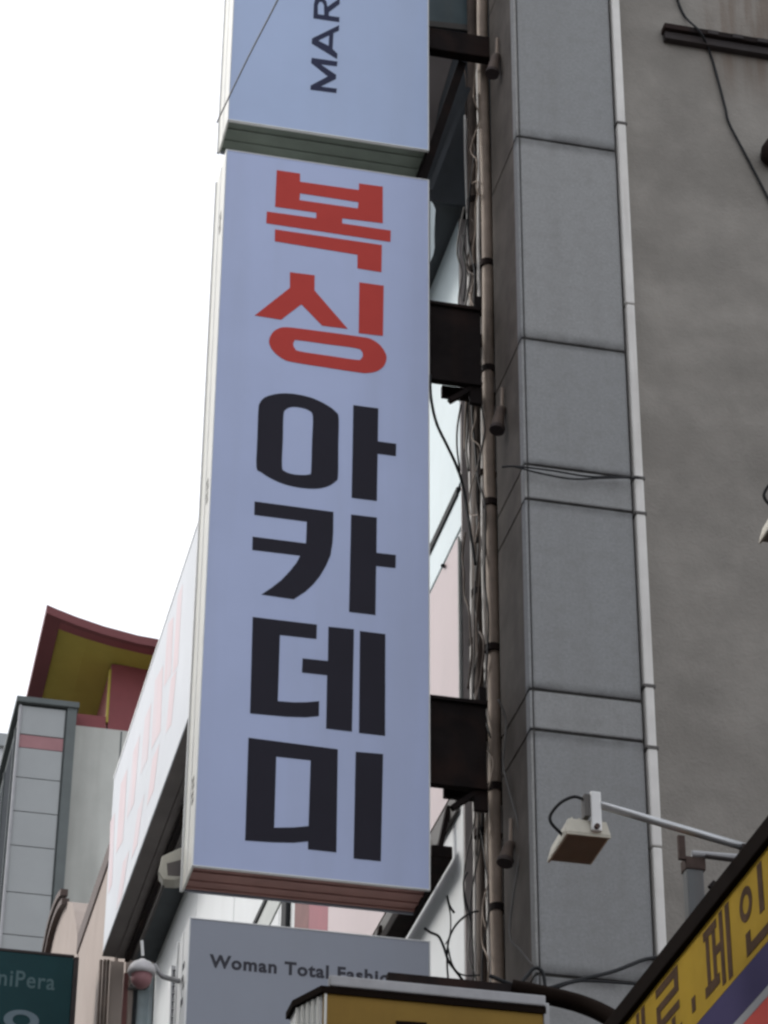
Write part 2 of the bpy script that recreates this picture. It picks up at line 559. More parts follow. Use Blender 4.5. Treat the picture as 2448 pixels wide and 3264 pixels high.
# two blocks added across the street, out of view, to shade the lower storeys
for nm, y0, y1, hgt, lab in (('unseen_terrace', -14.0, 9.0, 14.6, 'long unseen terrace added across the street to shade the low signs'),
                             ('unseen_block', 9.4, 34.0, 14.2, 'pale unseen block added across the street to shade the lower storeys')):
    t = thing(nm, lab, 'building', (-9, (y0 + y1) / 2, 0))
    box('wall', 'beige' if nm == 'unseen_terrace' else 'concrete', t, -14, -5.2, y0, y1, 0.0, hgt)
    box('parapet', 'pilaster', t, -14.1, -5.1, y0 - .1, y1 + .1, hgt + .002, hgt + .3, bevel=0.02)
    for fl_ in range(4):
        for k in range(int((y1 - y0) / 3)):
            yy = y0 + 0.8 + 3 * k
            box('window', 'glass_dark', t, -5.195, -5.16, yy, yy + 1.7, 1.2 + 3.4 * fl_, 3.0 + 3.4 * fl_)

SX0, SX1, SY0, SY1 = 2.015, 3.316, 13.5, 13.85      # the column of blade signs

# ------------------------------------------------------------------ grey corner building
CX0, CX1, CY0, CY1 = 3.728, 4.366, 12.9, 13.51
gb = thing('grey_building', 'grey rendered building with a panelled corner column and bare side wall', 'building', (7, 13.6, 0))
box('wall', 'stucco', gb, 4.366, 14, 12.96, 14.33, 0, 17.6)
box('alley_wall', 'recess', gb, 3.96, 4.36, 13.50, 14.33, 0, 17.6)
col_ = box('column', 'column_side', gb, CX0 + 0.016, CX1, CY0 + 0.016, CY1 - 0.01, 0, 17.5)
zs = [0.0, 1.5, 3.0, 4.5, 5.85, 7.25, 8.663, 8.91, 10.135, 10.37, 11.255, 12.785, 14.3, 15.8, 17.5]
for i in range(len(zs) - 1):
    box('panel', ('column', 'column_b', 'column_c')[(i * 7 + i // 2) % 3], col_, CX0 + 0.022, CX1 - 0.002, CY0, CY1, zs[i] + 0.007, zs[i + 1] - 0.007, bevel=0.012)
    box('corner_bead', ('column', 'column_b', 'column_c')[i % 3], col_, CX0, CX0 + 0.0155, CY0 + 0.003, CY0 + 0.085, zs[i] + 0.007, zs[i + 1] - 0.007, bevel=0.006)
    box('side_panel', 'column_stain_shade', col_, CX0 + 0.003, CX0 + 0.0155, CY0 + 0.090, CY1 - 0.004, zs[i] + 0.007, zs[i + 1] - 0.007, bevel=0.003)
box('cornice', 'column', gb, 3.6, 14.1, 12.8, 14.34, 17.6, 17.9, bevel=0.02)

cd = thing('conduit', 'white plastic conduit running up beside the grey column', 'conduit', (4.405, 12.93, 5.9))
zz = [5.9, 7.0, 8.03, 8.62, 9.0, 10.12, 10.36, 11.6, 13.0, 14.4, 16.0, 17.4]
for i in range(len(zz) - 1):
    w = 0.028 + random.uniform(-.002, .002)
    box('conduit_length', 'pvc', cd, 4.405 - w, 4.405 + w, 12.875, 12.955, zz[i] + 0.004, zz[i + 1] - 0.004, bevel=0.01)
for z in (8.62, 9.0, 10.12, 10.36, 13.0):
    box('saddle', 'cable_grey', cd, 4.405 - .034, 4.405 + .034, 12.87, 12.958, z - .008, z + .008)

# steel bar sticking out of the side wall near the top
sb = thing('steel_angle', 'dark rusty steel bar fixed high on the grey side wall', 'steel bar', (5.4, 12.85, 13.78))
MB().box(4.73, 6.6, 12.878, 12.958, 13.862, 13.905).build('flange', 'black_steel', sb, bevel=0.006)
MB().box(4.74, 6.6, 12.905, 12.958, 13.80, 13.860).build('web', 'dark_steel', sb, bevel=0.006)
for k in range(9):
    x = 5.02 + k * 0.17
    MB().box(x, x + 0.07, 12.870, 12.877, 13.868, 13.898).build('bolt_plate', 'dark_steel', sb)

wc = [V(2150, -60, Y=12.945), V(2160, 0, Y=12.945), V(2185, 55, Y=12.945), V(2230, 100, Y=12.86), V(2262, 165, Y=12.945), V(2290, 260, Y=12.945), V(2312, 345, Y=12.945),
      V(2325, 395, Y=12.945), V(2380, 500, Y=12.945), V(2432, 600, Y=12.945), V(2500, 730, Y=12.945)]
tag(MB().tube(spline(wc), 0.0085, 6).build('wall_cable', 'cable', smooth=True),
    'thin dark cable hanging crookedly down the bare side wall', 'cable')
wl = thing('wall_lamp', 'black rounded lamp at the right edge of the side wall', 'lamp', V(2470, 480, Y=12.9))
pc = V(2470, 480, Y=12.86)
MB().tube([pc + Vector((0, .08, 0)), pc + Vector((0, .02, 0)), pc + Vector((0, -.04, 0)), pc + Vector((0, -.07, 0))], [.07, .085, .08, .03], 20).build('housing', 'black_steel', wl, smooth=True)
MB().tube([pc + Vector((0, .095, 0)), pc + Vector((0, .078, 0))], .05, 16).build('base_plate', 'dark_steel', wl)

# ------------------------------------------------------------------ white building with the deep overhang
WX, WZ, BX = 3.73, 13.262, 3.158
wb = thing('white_building', 'white panelled building with a dark overhanging soffit behind the blade signs', 'building', (7, 20.7, 0))
box('wall', 'black_gap', wb, WX + 0.035, 14, 14.36, 27.25, 0, 15.3)
box('end_wall', 'end_grey', wb, WX + 0.002, 3.958, 14.345, 14.359, 6.0, WZ - 0.02)
ye = [14.36, 16.2, 18.3, 19.42, 20.2, 22.4, 24.62, 27.25]
rows = [(5.0, 7.4), (7.4, 9.0), (9.0, 10.81), (11.16, WZ - 0.01)]
for z0, z1 in rows:
    for i in range(len(ye) - 1):
        near = i == 0 and z1 > 11
        box('panel', 'pale_glass' if near else 'white_panel', wb, WX, WX + 0.03, ye[i] + 0.012, ye[i + 1] - 0.012, z0 + 0.008, z1 - 0.008, bevel=0.004)
for i in range(len(ye) - 1):
    box('band', 'pale_glass' if i == 0 else 'grey_panel', wb, WX + 0.002, WX + 0.03, ye[i] + 0.004, ye[i + 1] - 0.004, 10.84, 11.10, bevel=0.003)
for z in (11.13,):
    box('ledge', 'black_gap', wb, WX - 0.012, WX + 0.03, 14.42, 21.4, z - 0.026, z + 0.026)
box('downpipe', 'black_gap', wb, WX - 0.04, WX - 0.004, 19.72, 19.92, 8.9, 10.80, bevel=0.01)
ov = box('soffit', 'soffit', wb, BX + 0.30, WX + 0.02, 14.23, 27.3, WZ, WZ + 0.03)
box('soffit_board', 'soffit_brown', ov, BX + 0.012, BX + 0.155, 14.23, 27.3, WZ + 0.012, WZ + 0.035)
box('soffit_board', 'soffit_brown', ov, BX + 0.16, BX + 0.292, 14.23, 27.3, WZ + 0.004, WZ + 0.035)
box('beam', 'black_steel', ov, BX + 0.245, BX + 0.295, 14.25, 27.25, WZ - 0.05, WZ + 0.003)
box('beam', 'soffit_brown', ov, BX + 0.312, BX + 0.352, 14.25, 27.25, WZ - 0.035, WZ - 0.001)
en = box('overhang_end', 'end_dark', wb, BX + 0.012, 3.955, 14.20, 14.228, WZ - 0.02, 15.3)
q = [V(1300, 165, Y=14.19), V(1442, 190, Y=14.19), V(1400, 330, Y=14.19), V(1375, 470, Y=14.19), V(1300, 640, Y=14.19)]
MB().prism(q, (0, 0.008, 0)).build('patch_sheet', 'soffit_brown', en)
q = [V(1300, -150, Y=14.18), V(1506, -140, Y=14.18), V(1506, 82, Y=14.18), V(1300, 60, Y=14.18)]
pw = MB().prism(q, (0, 0.015, 0)).build('window', 'glass_blue', wb)
q2 = [V(1300, 58, Y=14.175), V(1506, 80, Y=14.175), V(1500, 97, Y=14.175), V(1300, 74, Y=14.175)]
MB().prism(q2, (0, 0.018, 0)).build('sill', 'cable_grey', pw)

bb = thing('billboard', 'long white billboard box with bleached pink lettering along the roof overhang', 'billboard', (BX + .25, 20.7, WZ))
box('face', 'billboard', bb, BX, BX + 0.012, 14.2, 27.16, WZ + 0.0, 15.27)
box('frame', 'white_metal', bb, BX + 0.013, BX + 0.5, 27.14, 27.16, WZ + 0.036, 15.26)
box('top_cover', 'white_metal', bb, BX - 0.006, BX + 0.5, 14.2, 27.17, 15.27, 15.30)
strokes = [
    [(566, 1900), (583, 1860), (567, 2120), (550, 2150)],
    [(534, 1990), (553, 1965), (545, 2150), (522, 2190)],
    [(545, 2165), (563, 2135), (546, 2310), (527, 2340)],
    [(494, 2170), (520, 2120), (512, 2330), (482, 2390)],
    [(462, 2290), (482, 2240), (470, 2420), (448, 2470)],
    [(486, 2420), (508, 2370), (490, 2520), (468, 2570)],
    [(424, 2400), (446, 2340), (428, 2560), (404, 2610)],
    [(440, 2580), (460, 2530), (438, 2690), (418, 2740)],
    [(385, 2500), (406, 2450), (392, 2680), (370, 2720)],
    [(392, 2750), (412, 2710), (388, 2860), (370, 2900)],
    [(352, 2620), (366, 2590), (357, 2820), (345, 2850)],
]
for k, q in enumerate(strokes):
    q = [V(a, b_, X=BX - 0.001) for a, b_ in q]
    MB().glyph([q], (-1, 0, 0), 0.0002 + 0.0001 * k).build('faded_stroke', 'faded_pink', bb)

# pale pink sign lying along the white facade
pk = thing('pink_wall_sign', 'pale pink flat sign box with a red end along the white facade', 'wall sign', (3.7, 16.9, 9.05))
box('face', 'pink', pk, WX - 0.030, WX - 0.016, 14.335, 18.12, 9.055, 10.73)
box('red_end', 'sign_red', pk, WX - 0.030, WX - 0.016, 18.125, 18.83, 9.055, 10.73)
box('brown_end', 'maroon', pk, WX - 0.030, WX - 0.016, 18.835, 19.40, 9.055, 10.73)
box('box_back', 'grey_panel', pk, WX - 0.0155, WX - 0.004, 14.362, 19.40, 9.05, 10.735)
box('edge_trim', 'grey_panel', pk, WX - 0.029, WX - 0.017, 14.322, 14.334, 9.055, 10.73)
bu = MB().tube([V(1411, 1803, X=WX - .034), V(1411, 1803, X=WX - .05)], 0.013, 12).build('bolt', 'cable', pk)

# awning frame below the pink sign
aw = thing('awning_frame', 'grey and dark steel awning frame below the pink wall sign', 'awning', (3.8, 16, 8.9))
box('fascia_board', 'cable_grey', aw, WX - 0.028, WX - 0.005, 14.44, 19.3, 8.90, 9.04)
MB().box(WX - 0.16, WX - 0.03, 14.5, 19.3, 8.62, 8.70).build('tube_rail', 'black_steel', aw, bevel=0.01)
for y in (14.6, 15.1, 16.4, 17.8, 19.1):
    MB().bar((WX - 0.03, y, 9.0), (WX - 0.09, y, 8.70), 0.05, 0.03, (1, 0, 0)).build('bracket', 'black_steel', aw)

# ------------------------------------------------------------------ pipes in the gap
def vpipe(label, x, y, r, z0, z1, material, clamps, wob=0.006):
    t = thing('wall_pipe', label, 'pipe', (x, y, z0), 'pipes in the gap beside the grey column')
    n = 26
    ph = random.uniform(0, 6)
    pts = [(x + wob * math.sin(ph + i * 0.9), y + wob * math.cos(ph + i * 0.7), z0 + (z1 - z0) * i / n) for i in range(n + 1)]
    MB().tube(pts, r, 14).build('tube', material, t, smooth=True)
    for z in clamps:
        MB().tube([(x, y, z - 0.022), (x, y, z + 0.022)], r + 0.011, 14).build('clamp', 'black_steel', t)
        MB().box(x, 3.955, y - 0.012, y + 0.012, z - 0.014, z + 0.014).build('clamp_arm', 'black_steel', t)
    return t


vpipe('thick brown-grey pipe running the full height nearest the grey column', 3.755, 13.745, 0.036, 6.2, 17.5, 'pipe',
      (12.42, 11.6, 10.62, 9.62, 8.72, 7.98, 7.3))
vpipe('stained dark pipe just left of the thick one in the gap', 3.775, 14.10, 0.042, 6.2, 17.5, 'pipe_dark', (13.2, 12.63, 10.2, 8.6))
vpipe('thin pale conduit squeezed between the two large pipes', 3.735, 13.845, 0.011, 6.2, 14.2, 'pvc', (12.1, 10.9, 9.3))
vpipe('thin pale conduit at the white building edge of the gap', 3.745, 14.175, 0.012, 6.2, 14.0, 'pvc', (11.9, 9.9))
vpipe('thin dull conduit in the shade on the column side', 3.80, 13.63, 0.010, 7.0, 13.0, 'pipe_dark', (12.0, 9.0), 0.012)

for i, (px, py, w, h, lab) in enumerate((
        (1582, 205, 0.09, 0.20, 'dark open conduit elbow on the column side near the top'),
        (1598, 1335, 0.09, 0.19, 'dark open conduit elbow on the column side at mid height'),
        (1625, 2718, 0.10, 0.13, 'dark open conduit elbow low on the column side'))):
    p = V(px, py, X=CX0 - 0.03)
    t = thing('conduit_elbow', lab, 'conduit elbow', p)
    mouth = p + Vector((-0.03, -0.02, -h * 0.45))
    MB().tube(spline([(CX0 - 0.002, p.y + 0.03, p.z + h * 0.45), (p.x + 0.005, p.y + 0.02, p.z + h * 0.4), (p.x - 0.015, p.y, p.z), mouth], 4),
              [0.022 + 0.0016 * q_ for q_ in range(13)], 12).build('elbow', 'pipe_dark', t, smooth=True)
    MB().tube([mouth + Vector((0.0005, 0, 0.004)), mouth + Vector((-0.006, -0.003, -0.02))], 0.046, 14).build('mouth_ring', 'dark_steel', t)
    MB().tube([(p.x + .01, p.y + .02, p.z + h * 0.4), (p.x + .015, p.y + .02, p.z + h * 0.4 + .16)], 0.011, 8).build('gland', 'pipe', t)


def cable(label, pix, r, material='cable', n=6, group=None, **pl):
    pts = []
    for p in pix:
        if len(p) == 3:
            pts.append(V(p[0], p[1], Y=p[2]))
        else:
            pts.append(V(p[0], p[1], **pl))
    o = MB().tube(spline(pts, n), r, 6).build('cable', material, smooth=True)
    return tag(o, label, 'cable', group)


for k in range(9):
    rw = random.Random(40 + k)
    z0_, z1_ = ((12.4, 14.3), (10.4, 13.4), (11.0, 12.9), (9.0, 11.4), (8.4, 10.9), (7.0, 9.2), (7.0, 8.9), (9.6, 12.2), (7.1, 10.3))[k]
    y_, x_ = rw.uniform(13.72, 14.2), 3.705
    pts = [(x_ + rw.uniform(-.02, .02), y_ + rw.uniform(-.09, .09), z0_ + (z1_ - z0_) * i / 9) for i in range(10)]
    o = MB().tube(spline(pts, 4), rw.choice((.005, .006, .008)), 5).build('cable', rw.choice(('cable', 'cable_grey', 'pipe_dark')), smooth=True)
    tag(o, ('loose crooked wire beside the upper sign bracket at the top of the gap',
            'long loose wire passing behind the upper black bracket plate',
            'loose wire ending just below the upper black bracket plate',
            'loose wire bowing in front of the pipes at the pink wall sign',
            'loose wire running past the upper edge of the lower black bracket',
            'loose wire hanging below the lower black bracket plate',
            'short loose wire at the bottom of the gap above the yellow sign',
            'loose wire between the two black bracket plates, near the column cables',
            'long loose wire from the pink wall sign down to the yellow sign')[k], 'cable', 'loose wires among the pipes')
for k in range(8):
    rw = random.Random(90 + k)
    z0_ = 7.0 + k * 0.85
    y_ = rw.uniform(13.66, 14.15)
    pts = [(3.70 + rw.uniform(-.015, .02), y_ + rw.uniform(-.12, .12), z0_ + i * 0.16) for i in range(8)]
    o = MB().tube(spline(pts, 4), rw.choice((.004, .005, .007)), 5).build('cable_tail', rw.choice(('cable', 'pipe_dark', 'pipe_dark', 'pipe')), smooth=True)
    tag(o, 'short tangled cable tail among the pipes, number %s from the bottom of the gap' % ('one two three four five six seven eight'.split()[k]), 'cable', 'tangled cable tails among the pipes')
cable('black cable curving from the upper sign bracket down to the pipes', [(1371, 1195, 13.5), (1374, 1270, 13.5), (1392, 1350, 13.55), (1425, 1420, 13.6),
      (1455, 1485, 13.65), (1478, 1560, 13.7), (1500, 1700, 13.7), (1515, 1800, 13.7)], 0.009)
cable('loose grey cable bowing beside the upper bracket', [(1480, 660, 13.9), (1462, 750, 13.85), (1458, 810, 13.85), (1472, 870, 13.85), (1462, 950, 13.85), (1466, 1000, 13.85)], 0.006, 'cable_grey')
cable('second loose dark cable by the upper bracket', [(1488, 700, 13.9), (1476, 800, 13.88), (1484, 860, 13.88), (1478, 960, 13.85)], 0.006)
cable('thin cable hanging under the upper bracket beside the pipes', [(1470, 1290, 13.9), (1458, 1360, 13.9), (1457, 1430, 13.9), (1466, 1500, 13.9)], 0.006)
cable('thin twin cable slung across the grey column, upper strand', [(1600, 1488, 12.88), (1650, 1487, 12.87), (1760, 1500, 12.87), (1870, 1518, 12.87), (1960, 1520, 12.86), (2042, 1524, 12.85)], 0.006)
cable('thin twin cable slung across the grey column, sagging strand', [(1640, 1487, 12.87), (1720, 1508, 12.85), (1820, 1526, 12.85), (1920, 1524, 12.85), (2030, 1522, 12.85)], 0.0055)
cable('thick frayed cable drooping from under the boxing sign', [(1352, 2958, 13.7), (1372, 2972, 13.7), (1398, 2985, 13.7), (1415, 3020, 13.7), (1428, 3060, 13.7), (1445, 3085, 13.7), (1470, 3118, 13.7), (1488, 3145, 13.7)], 0.0075)
cable('thin cable arching from the pipes to the frayed cable', [(1525, 2905, 13.7), (1500, 2910, 13.7), (1465, 2935, 13.7), (1440, 2970, 13.7), (1428, 3010, 13.7), (1425, 3070, 13.7), (1430, 3140, 13.7)], 0.006)
cable('thin wire loop below the frayed cable', [(1428, 3020, 13.68), (1440, 3070, 13.68), (1460, 3100, 13.68), (1490, 3110, 13.68), (1530, 3108, 13.68)], 0.0045)
cable('thin bowed wire hanging at the left of the pipes', [(1490, 2780, 13.75), (1478, 2810, 13.75), (1482, 2860, 13.75), (1494, 2905, 13.75), (1502, 2935, 13.75)], 0.006)
cable('short loose wire end over the white wall', [(1425, 2855, 13.75), (1432, 2885, 13.75), (1448, 2910, 13.75)], 0.007)
cable('pair of thin wires dropping past the short wire end', [(1426, 2870, 13.75), (1436, 2920, 13.75), (1434, 2980, 13.75), (1420, 3010, 13.75)], 0.004)
cable('dull wire bowing across the column side at the lower bracket', [(1588, 2230, 13.3), (1612, 2290, 13.3), (1608, 2380, 13.3), (1604, 2440, 13.3), (1625, 2530, 13.25), (1650, 2620, 13.2), (1656, 2720, 13.2), (1640, 2830, 13.2), (1625, 2980, 13.2), (1660, 3030, 13.1), (1700, 3080, 12.95)], 0.006, 'cable_grey')
cable('tangled cable crossing the foot of the grey column', [(1560, 3110, 12.7), (1640, 3140, 12.7), (1720, 3155, 12.6), (1800, 3135, 12.6), (1880, 3115, 12.6), (1960, 3095, 12.7), (2050, 3060, 12.85), (2100, 3052, 12.9)], 0.010)
cable('thin twisted wire under the tangled cable', [(1755, 3158, 12.6), (1830, 3130, 12.58), (1900, 3128, 12.58), (2000, 3135, 12.6), (2060, 3140, 12.6)], 0.007)
cable('dark looped cable over the yellow blade sign', [(1650, 3150, 12.6), (1680, 3110, 12.6), (1705, 3085, 12.6), (1730, 3100, 12.6), (1738, 3150, 12.6)], 0.010)
cable('thin overhead wire running down to the lower left corner of the upper sign', [(990, -220, 9.6), (885, 0, 11.0), (790, 185, 12.2), (700, 372, 13.49), (694, 388, 13.6)], 0.0045, 'cable_grey')


# ------------------------------------------------------------------ blade signs
def sign_box(t, z0, z1, face, under, x0=SX0, x1=SX1, y0=SY0, y1=SY1, side='cream_metal'):
    box('face', face, t, x0 + 0.006, x1 - 0.006, y0, y0 + 0.012, z0 + 0.006, z1 - 0.006, bevel=0.002)
    # edge frame round the face
    e = 0.010
    box('edge_trim', 'white_metal', t, x0 - 0.001, x0 + 0.0055, y0 - 0.004, y0 + 0.02, z0, z1)
    box('edge_trim', 'white_metal', t, x1 - 0.0055, x1 + 0.001, y0 - 0.004, y0 + 0.02, z0, z1)
    box('edge_trim', 'white_metal', t, x0 + 0.006, x1 - 0.006, y0 - 0.003, y0 + 0.02, z1 - 0.0055, z1)
    box('edge_trim', 'white_metal', t, x0 + 0.006, x1 - 0.006, y0 - 0.003, y0 + 0.02, z0, z0 + 0.0055)
    sd_ = box('side_panel', side, t, x0, x0 + 0.012, y0 + 0.021, y1 - 0.02, z0 + 0.002, z1 - 0.002)
    box('side_strip', 'white_metal', sd_, x0 - 0.010, x0 + 0.01, y1 - 0.019, y1, z0, z1, bevel=0.003)
    box('side_strip', 'white_metal', sd_, x0 - 0.003, x0 - 0.0005, y0 + 0.17, y0 + 0.182, z0 + 0.01, z1 - 0.01)
    box('side_panel', 'black_steel', t, x1 - 0.012, x1, y0 + 0.021, y1, z0 + 0.002, z1 - 0.002)
    box('back_panel', 'sign_grey', t, x0 + 0.014, x1 - 0.014, y1 - 0.014, y1, z0 + 0.004, z1 - 0.004)
    ub = box('underside', under, t, x0 + 0.013, x1 - 0.013, y0 + 0.021, y1 - 0.015, z0 + 0.02, z0 + 0.035)
    for yy in (y0 + 0.021, y0 + 0.10, y0 + 0.215, y1 - 0.045):
        box('rib', under, ub, x0 + 0.013, x1 - 0.013, yy, yy + 0.022, z0 + 0.012, z0 + 0.0195)
    box('top_panel', 'white_metal', t, x0 + 0.013, x1 - 0.013, y0 + 0.021, y1 - 0.015, z1 - 0.02, z1 - 0.006)


Z1 = zoom(600, 0, 1.8433)
Z3 = zoom(600, 1000, 1.8433)
ZC = zoom(780, 830, 3.318)
ZD = zoom(700, 1700, 2.37)
ZE = zoom(700, 2300, 2.37)
YL = SY0 - 0.0005


def letter(parent, material, tr, loops, Y=YL, t=0.004):
    ls = [[V(*tr(*p), Y=Y) for p in l] for l in loops]
    return MB().glyph(ls, (0, -1, 0), t)


bs = thing('boxing_sign', 'tall pale blue blade sign with red and dark Korean letters down its face', 'sign', ((SX0 + SX1) / 2, 13.67, 7.935))
sign_box(bs, 7.935, 12.83, 'sign_blue', 'rust_sheet')


def syllable(parent, material, pieces):
    mb = MB()
    for tr, loops in pieces:
        ls = [[V(*tr(*p), Y=YL) for p in l] for l in loops]
        mb.glyph(ls, (0, -1, 0), 0.0015)
    return mb.build('letter', material, parent)


syllable(bs, 'red_vinyl', [
    (Z1, [[(520, 1000), (657, 1020), (657, 1068), (1003, 1117), (1003, 1078), (1143, 1097), (1143, 1312), (905, 1283), (905, 1313),
           (1190, 1355), (1188, 1422), (458, 1312), (462, 1243), (752, 1283), (752, 1250), (510, 1215)],
          [(657, 1136), (1000, 1188), (997, 1225), (654, 1176)]]),
    (Z1, [[(510, 1348), (1138, 1440), (1135, 1600), (994, 1577), (994, 1497), (508, 1418)]])])
syllable(bs, 'red_vinyl', [
    (ZC, [[(478, 125), (740, 158), (738, 318), (1090, 725), (820, 692), (600, 465), (385, 628), (105, 583), (478, 290)]]),
    (ZC, [[(1212, 232), (1470, 268), (1462, 800), (1205, 770)]]),
    (ZC, [rounded([(420, 708), (520, 714), (860, 758), (1200, 805), (1330, 830), (1430, 895), (1490, 985), (1498, 1050), (1470, 1120), (1400, 1172),
                   (1300, 1192), (1200, 1185), (850, 1132), (500, 1075), (400, 1040), (310, 970), (262, 890), (262, 825), (300, 758), (360, 720)]),
          rounded([(560, 845), (870, 887), (1180, 930), (1235, 960), (1250, 1005), (1228, 1042), (1180, 1052), (880, 1008), (580, 962), (530, 930), (512, 890), (525, 857)])])])
syllable(bs, 'dark_vinyl', [
    (Z3, [rounded([(412, 570), (420, 525), (450, 492), (510, 473), (580, 468), (660, 478), (740, 500), (820, 540), (868, 578), (884, 615), (882, 780), (880, 955), (865, 985),
                   (830, 1010), (780, 1025), (720, 1028), (640, 1020), (560, 1000), (490, 970), (430, 932), (401, 900), (406, 730)]),
          rounded([(560, 595), (575, 562), (610, 548), (660, 552), (708, 568), (732, 605), (727, 760), (722, 925), (710, 944), (670, 948), (610, 942), (566, 925), (551, 895), (556, 740)])]),
    (Z3, [[(970, 537), (1117, 557), (1114, 750), (1222, 765), (1220, 837), (1113, 823), (1108, 1100), (960, 1082)]])])
syllable(bs, 'dark_vinyl', [
    (Z3, [[(390, 1103), (853, 1165), (852, 1280), (848, 1345), (836, 1420), (810, 1480), (775, 1540), (735, 1590), (690, 1632), (620, 1678), (430, 1650), (490, 1610), (545, 1567),
           (595, 1515), (635, 1465), (658, 1422), (376, 1388), (378, 1310), (692, 1350), (697, 1222), (388, 1182)]]),
    (Z3, [[(957, 1180), (1108, 1198), (1106, 1405), (1220, 1418), (1218, 1495), (1104, 1482), (1100, 1770), (945, 1752)]])])
syllable(bs, 'dark_vinyl', [
    (ZD, [[(250, 632), (735, 690), (732, 798), (456, 768), (440, 1268), (560, 1277), (660, 1276), (752, 1268), (750, 1380), (650, 1390), (500, 1385), (230, 1360)]]),
    (ZD, [[(822, 705), (1015, 725), (1000, 1498), (805, 1475), (812, 1072), (622, 1052), (627, 945), (818, 965)]]),
    (ZD, [[(1060, 738), (1252, 762), (1250, 1530), (1053, 1508)]])])
syllable(bs, 'dark_vinyl', [
    (ZE, [[(218, 122), (893, 210), (882, 988), (668, 965), (668, 905), (560, 915), (400, 912), (193, 898)],
          [(428, 265), (688, 293), (672, 790), (560, 800), (412, 802)]]),
    (ZE, [[(1028, 228), (1235, 246), (1218, 1055), (1012, 1035)]])])
q = [V(1371, 640, Y=13.53), V(1380, 648, Y=13.53), V(1388, 668, Y=13.53), V(1386, 700, Y=13.53), V(1384, 745, Y=13.53), V(1385, 790, Y=13.53), V(1380, 815, Y=13.53), V(1371, 835, Y=13.53)]
MB().prism(q, (0, 0.012, 0)).build('torn_film', 'pale_glass', bs)
# small stamped marks on the narrow side
for zc in (12.25, 10.28, 8.35):
    for k in range(4):
        z = zc + k * 0.045
        MB().box(SX0 - 0.0016, SX0 - 0.0004, 13.57 + 0.012 * (k % 2), 13.64 - 0.012 * ((k + 1) % 2), z, z + 0.026).build('side_mark', 'cable_grey', bs)


def bracket(parent, z0, z1, x1=3.672, y0=13.60, y1=13.635, deep=True):
    b_ = box('bracket', 'black_steel', parent, SX1 + 0.003, x1, y0, y1, z0, z1, bevel=0.008)
    box('bracket_flange', 'black_steel', b_, x1 - 0.040, x1 + 0.004, y0 + 0.002, y1 - 0.002, z1 + 0.001, z1 + 0.10)
    box('bracket_arm', 'black_steel', b_, x1 - 0.20, 3.957, 13.80, 13.83, z1 - 0.12, z1 - 0.04)
    box('bracket_arm', 'black_steel', b_, x1 - 0.20, 3.957, 13.80, 13.83, z0 + 0.04, z0 + 0.12)
    box('bracket_flange', 'black_steel', b_, x1 - 0.075, x1 + 0.004, y0 + 0.002, y1 - 0.002, z0 - 0.12, z0 - 0.001)
    for zz_ in (z0 + 0.012, z1 - 0.012):
        box('bracket_rail', 'black_steel', b_, SX1 + 0.003, x1, y0 - 0.022, y0 - 0.001, zz_ - 0.012, zz_ + 0.012, bevel=0.003)
    MB().bar((x1 - 0.03, y0 + .02, z0 + .02), (x1 - 0.20, y0 + .02, z0 - 0.12), 0.04, 0.03).build('bracket_brace', 'black_steel', b_)
    return b_


bracket(bs, 11.36, 11.95)
bracket(bs, 8.62, 9.18)

us = thing('upper_sign', 'pale blue blade sign with dark capital letters turned sideways, above the boxing sign', 'sign', ((SX0 + SX1) / 2, 13.67, 13.07))
sign_box(us, 13.07, 17.6, 'sign_blue2', 'olive_sheet')
for loops in (
        [[(718, 527), (870, 547), (873, 521), (778, 509), (868, 464), (869, 440), (778, 378), (873, 390), (877, 362), (725, 340), (722, 370), (820, 449), (719, 503)]],
        [[(727, 226), (887, 148), (885, 180), (853, 195), (848, 288), (877, 316), (874, 347), (725, 256)], [(764, 239), (828, 208), (825, 270)]],
        [[(735, 108), (887, 130), (889, 102), (826, 93), (826, 72), (889, 24), (891, -12), (818, 40), (810, 5), (790, -15), (765, -18), (745, -5), (738, 25)],
         [(762, 84), (761, 35), (770, 12), (785, 10), (797, 28), (799, 89)]]):
    letter(us, 'navy_vinyl', Z1, loops, t=0.0015).build('letter', 'navy_vinyl', us)
b_ = box('bracket', 'black_steel', us, SX1 + 0.003, 3.90, 13.56, 13.64, 13.99, 14.17, bevel=0.008)
MB().bar(V(1468, 215, Y=13.72), V(1335, 600, Y=13.72), 0.055, 0.12, (0, 1, 0)).build('brace', 'black_steel', us)
MB().bar(V(1492, 285, Y=13.78), V(1368, 610, Y=13.78), 0.03, 0.05, (0, 1, 0)).build('brace', 'end_dark', us)

gs = thing('fashion_sign', 'grey blade sign with small dark English lettering below the boxing sign', 'sign', ((SX0 + SX1) / 2, 13.67, 4.0))
sign_box(gs, 4.0, 7.638, 'sign_grey', 'rust_sheet', side='white_metal')
a = V(667, 3082, Y=YL)
e = V(1243, 3142, Y=YL)
hh = V(667, 3039, Y=YL).z - a.z
text('letter', 'Woman Total Fashion', 'grey_vinyl', gs, (a.x, YL, a.z - 0.003), (1, 0, 0), (0, 0, 1), height=hh, width=(e.x - a.x) * 1.055, bold=0.034, spacing=1.12, t=0.0012)
for k, (z, y) in enumerate(((7.40, 13.60), (7.33, 13.62), (7.28, 13.59), (7.20, 13.61), (6.95, 13.6), (6.9, 13.62))):
    MB().box(SX0 - 0.0016, SX0 - 0.0004, y, y + 0.06 - 0.01 * (k % 3), z, z + 0.035).build('side_mark', 'dark_vinyl', gs)

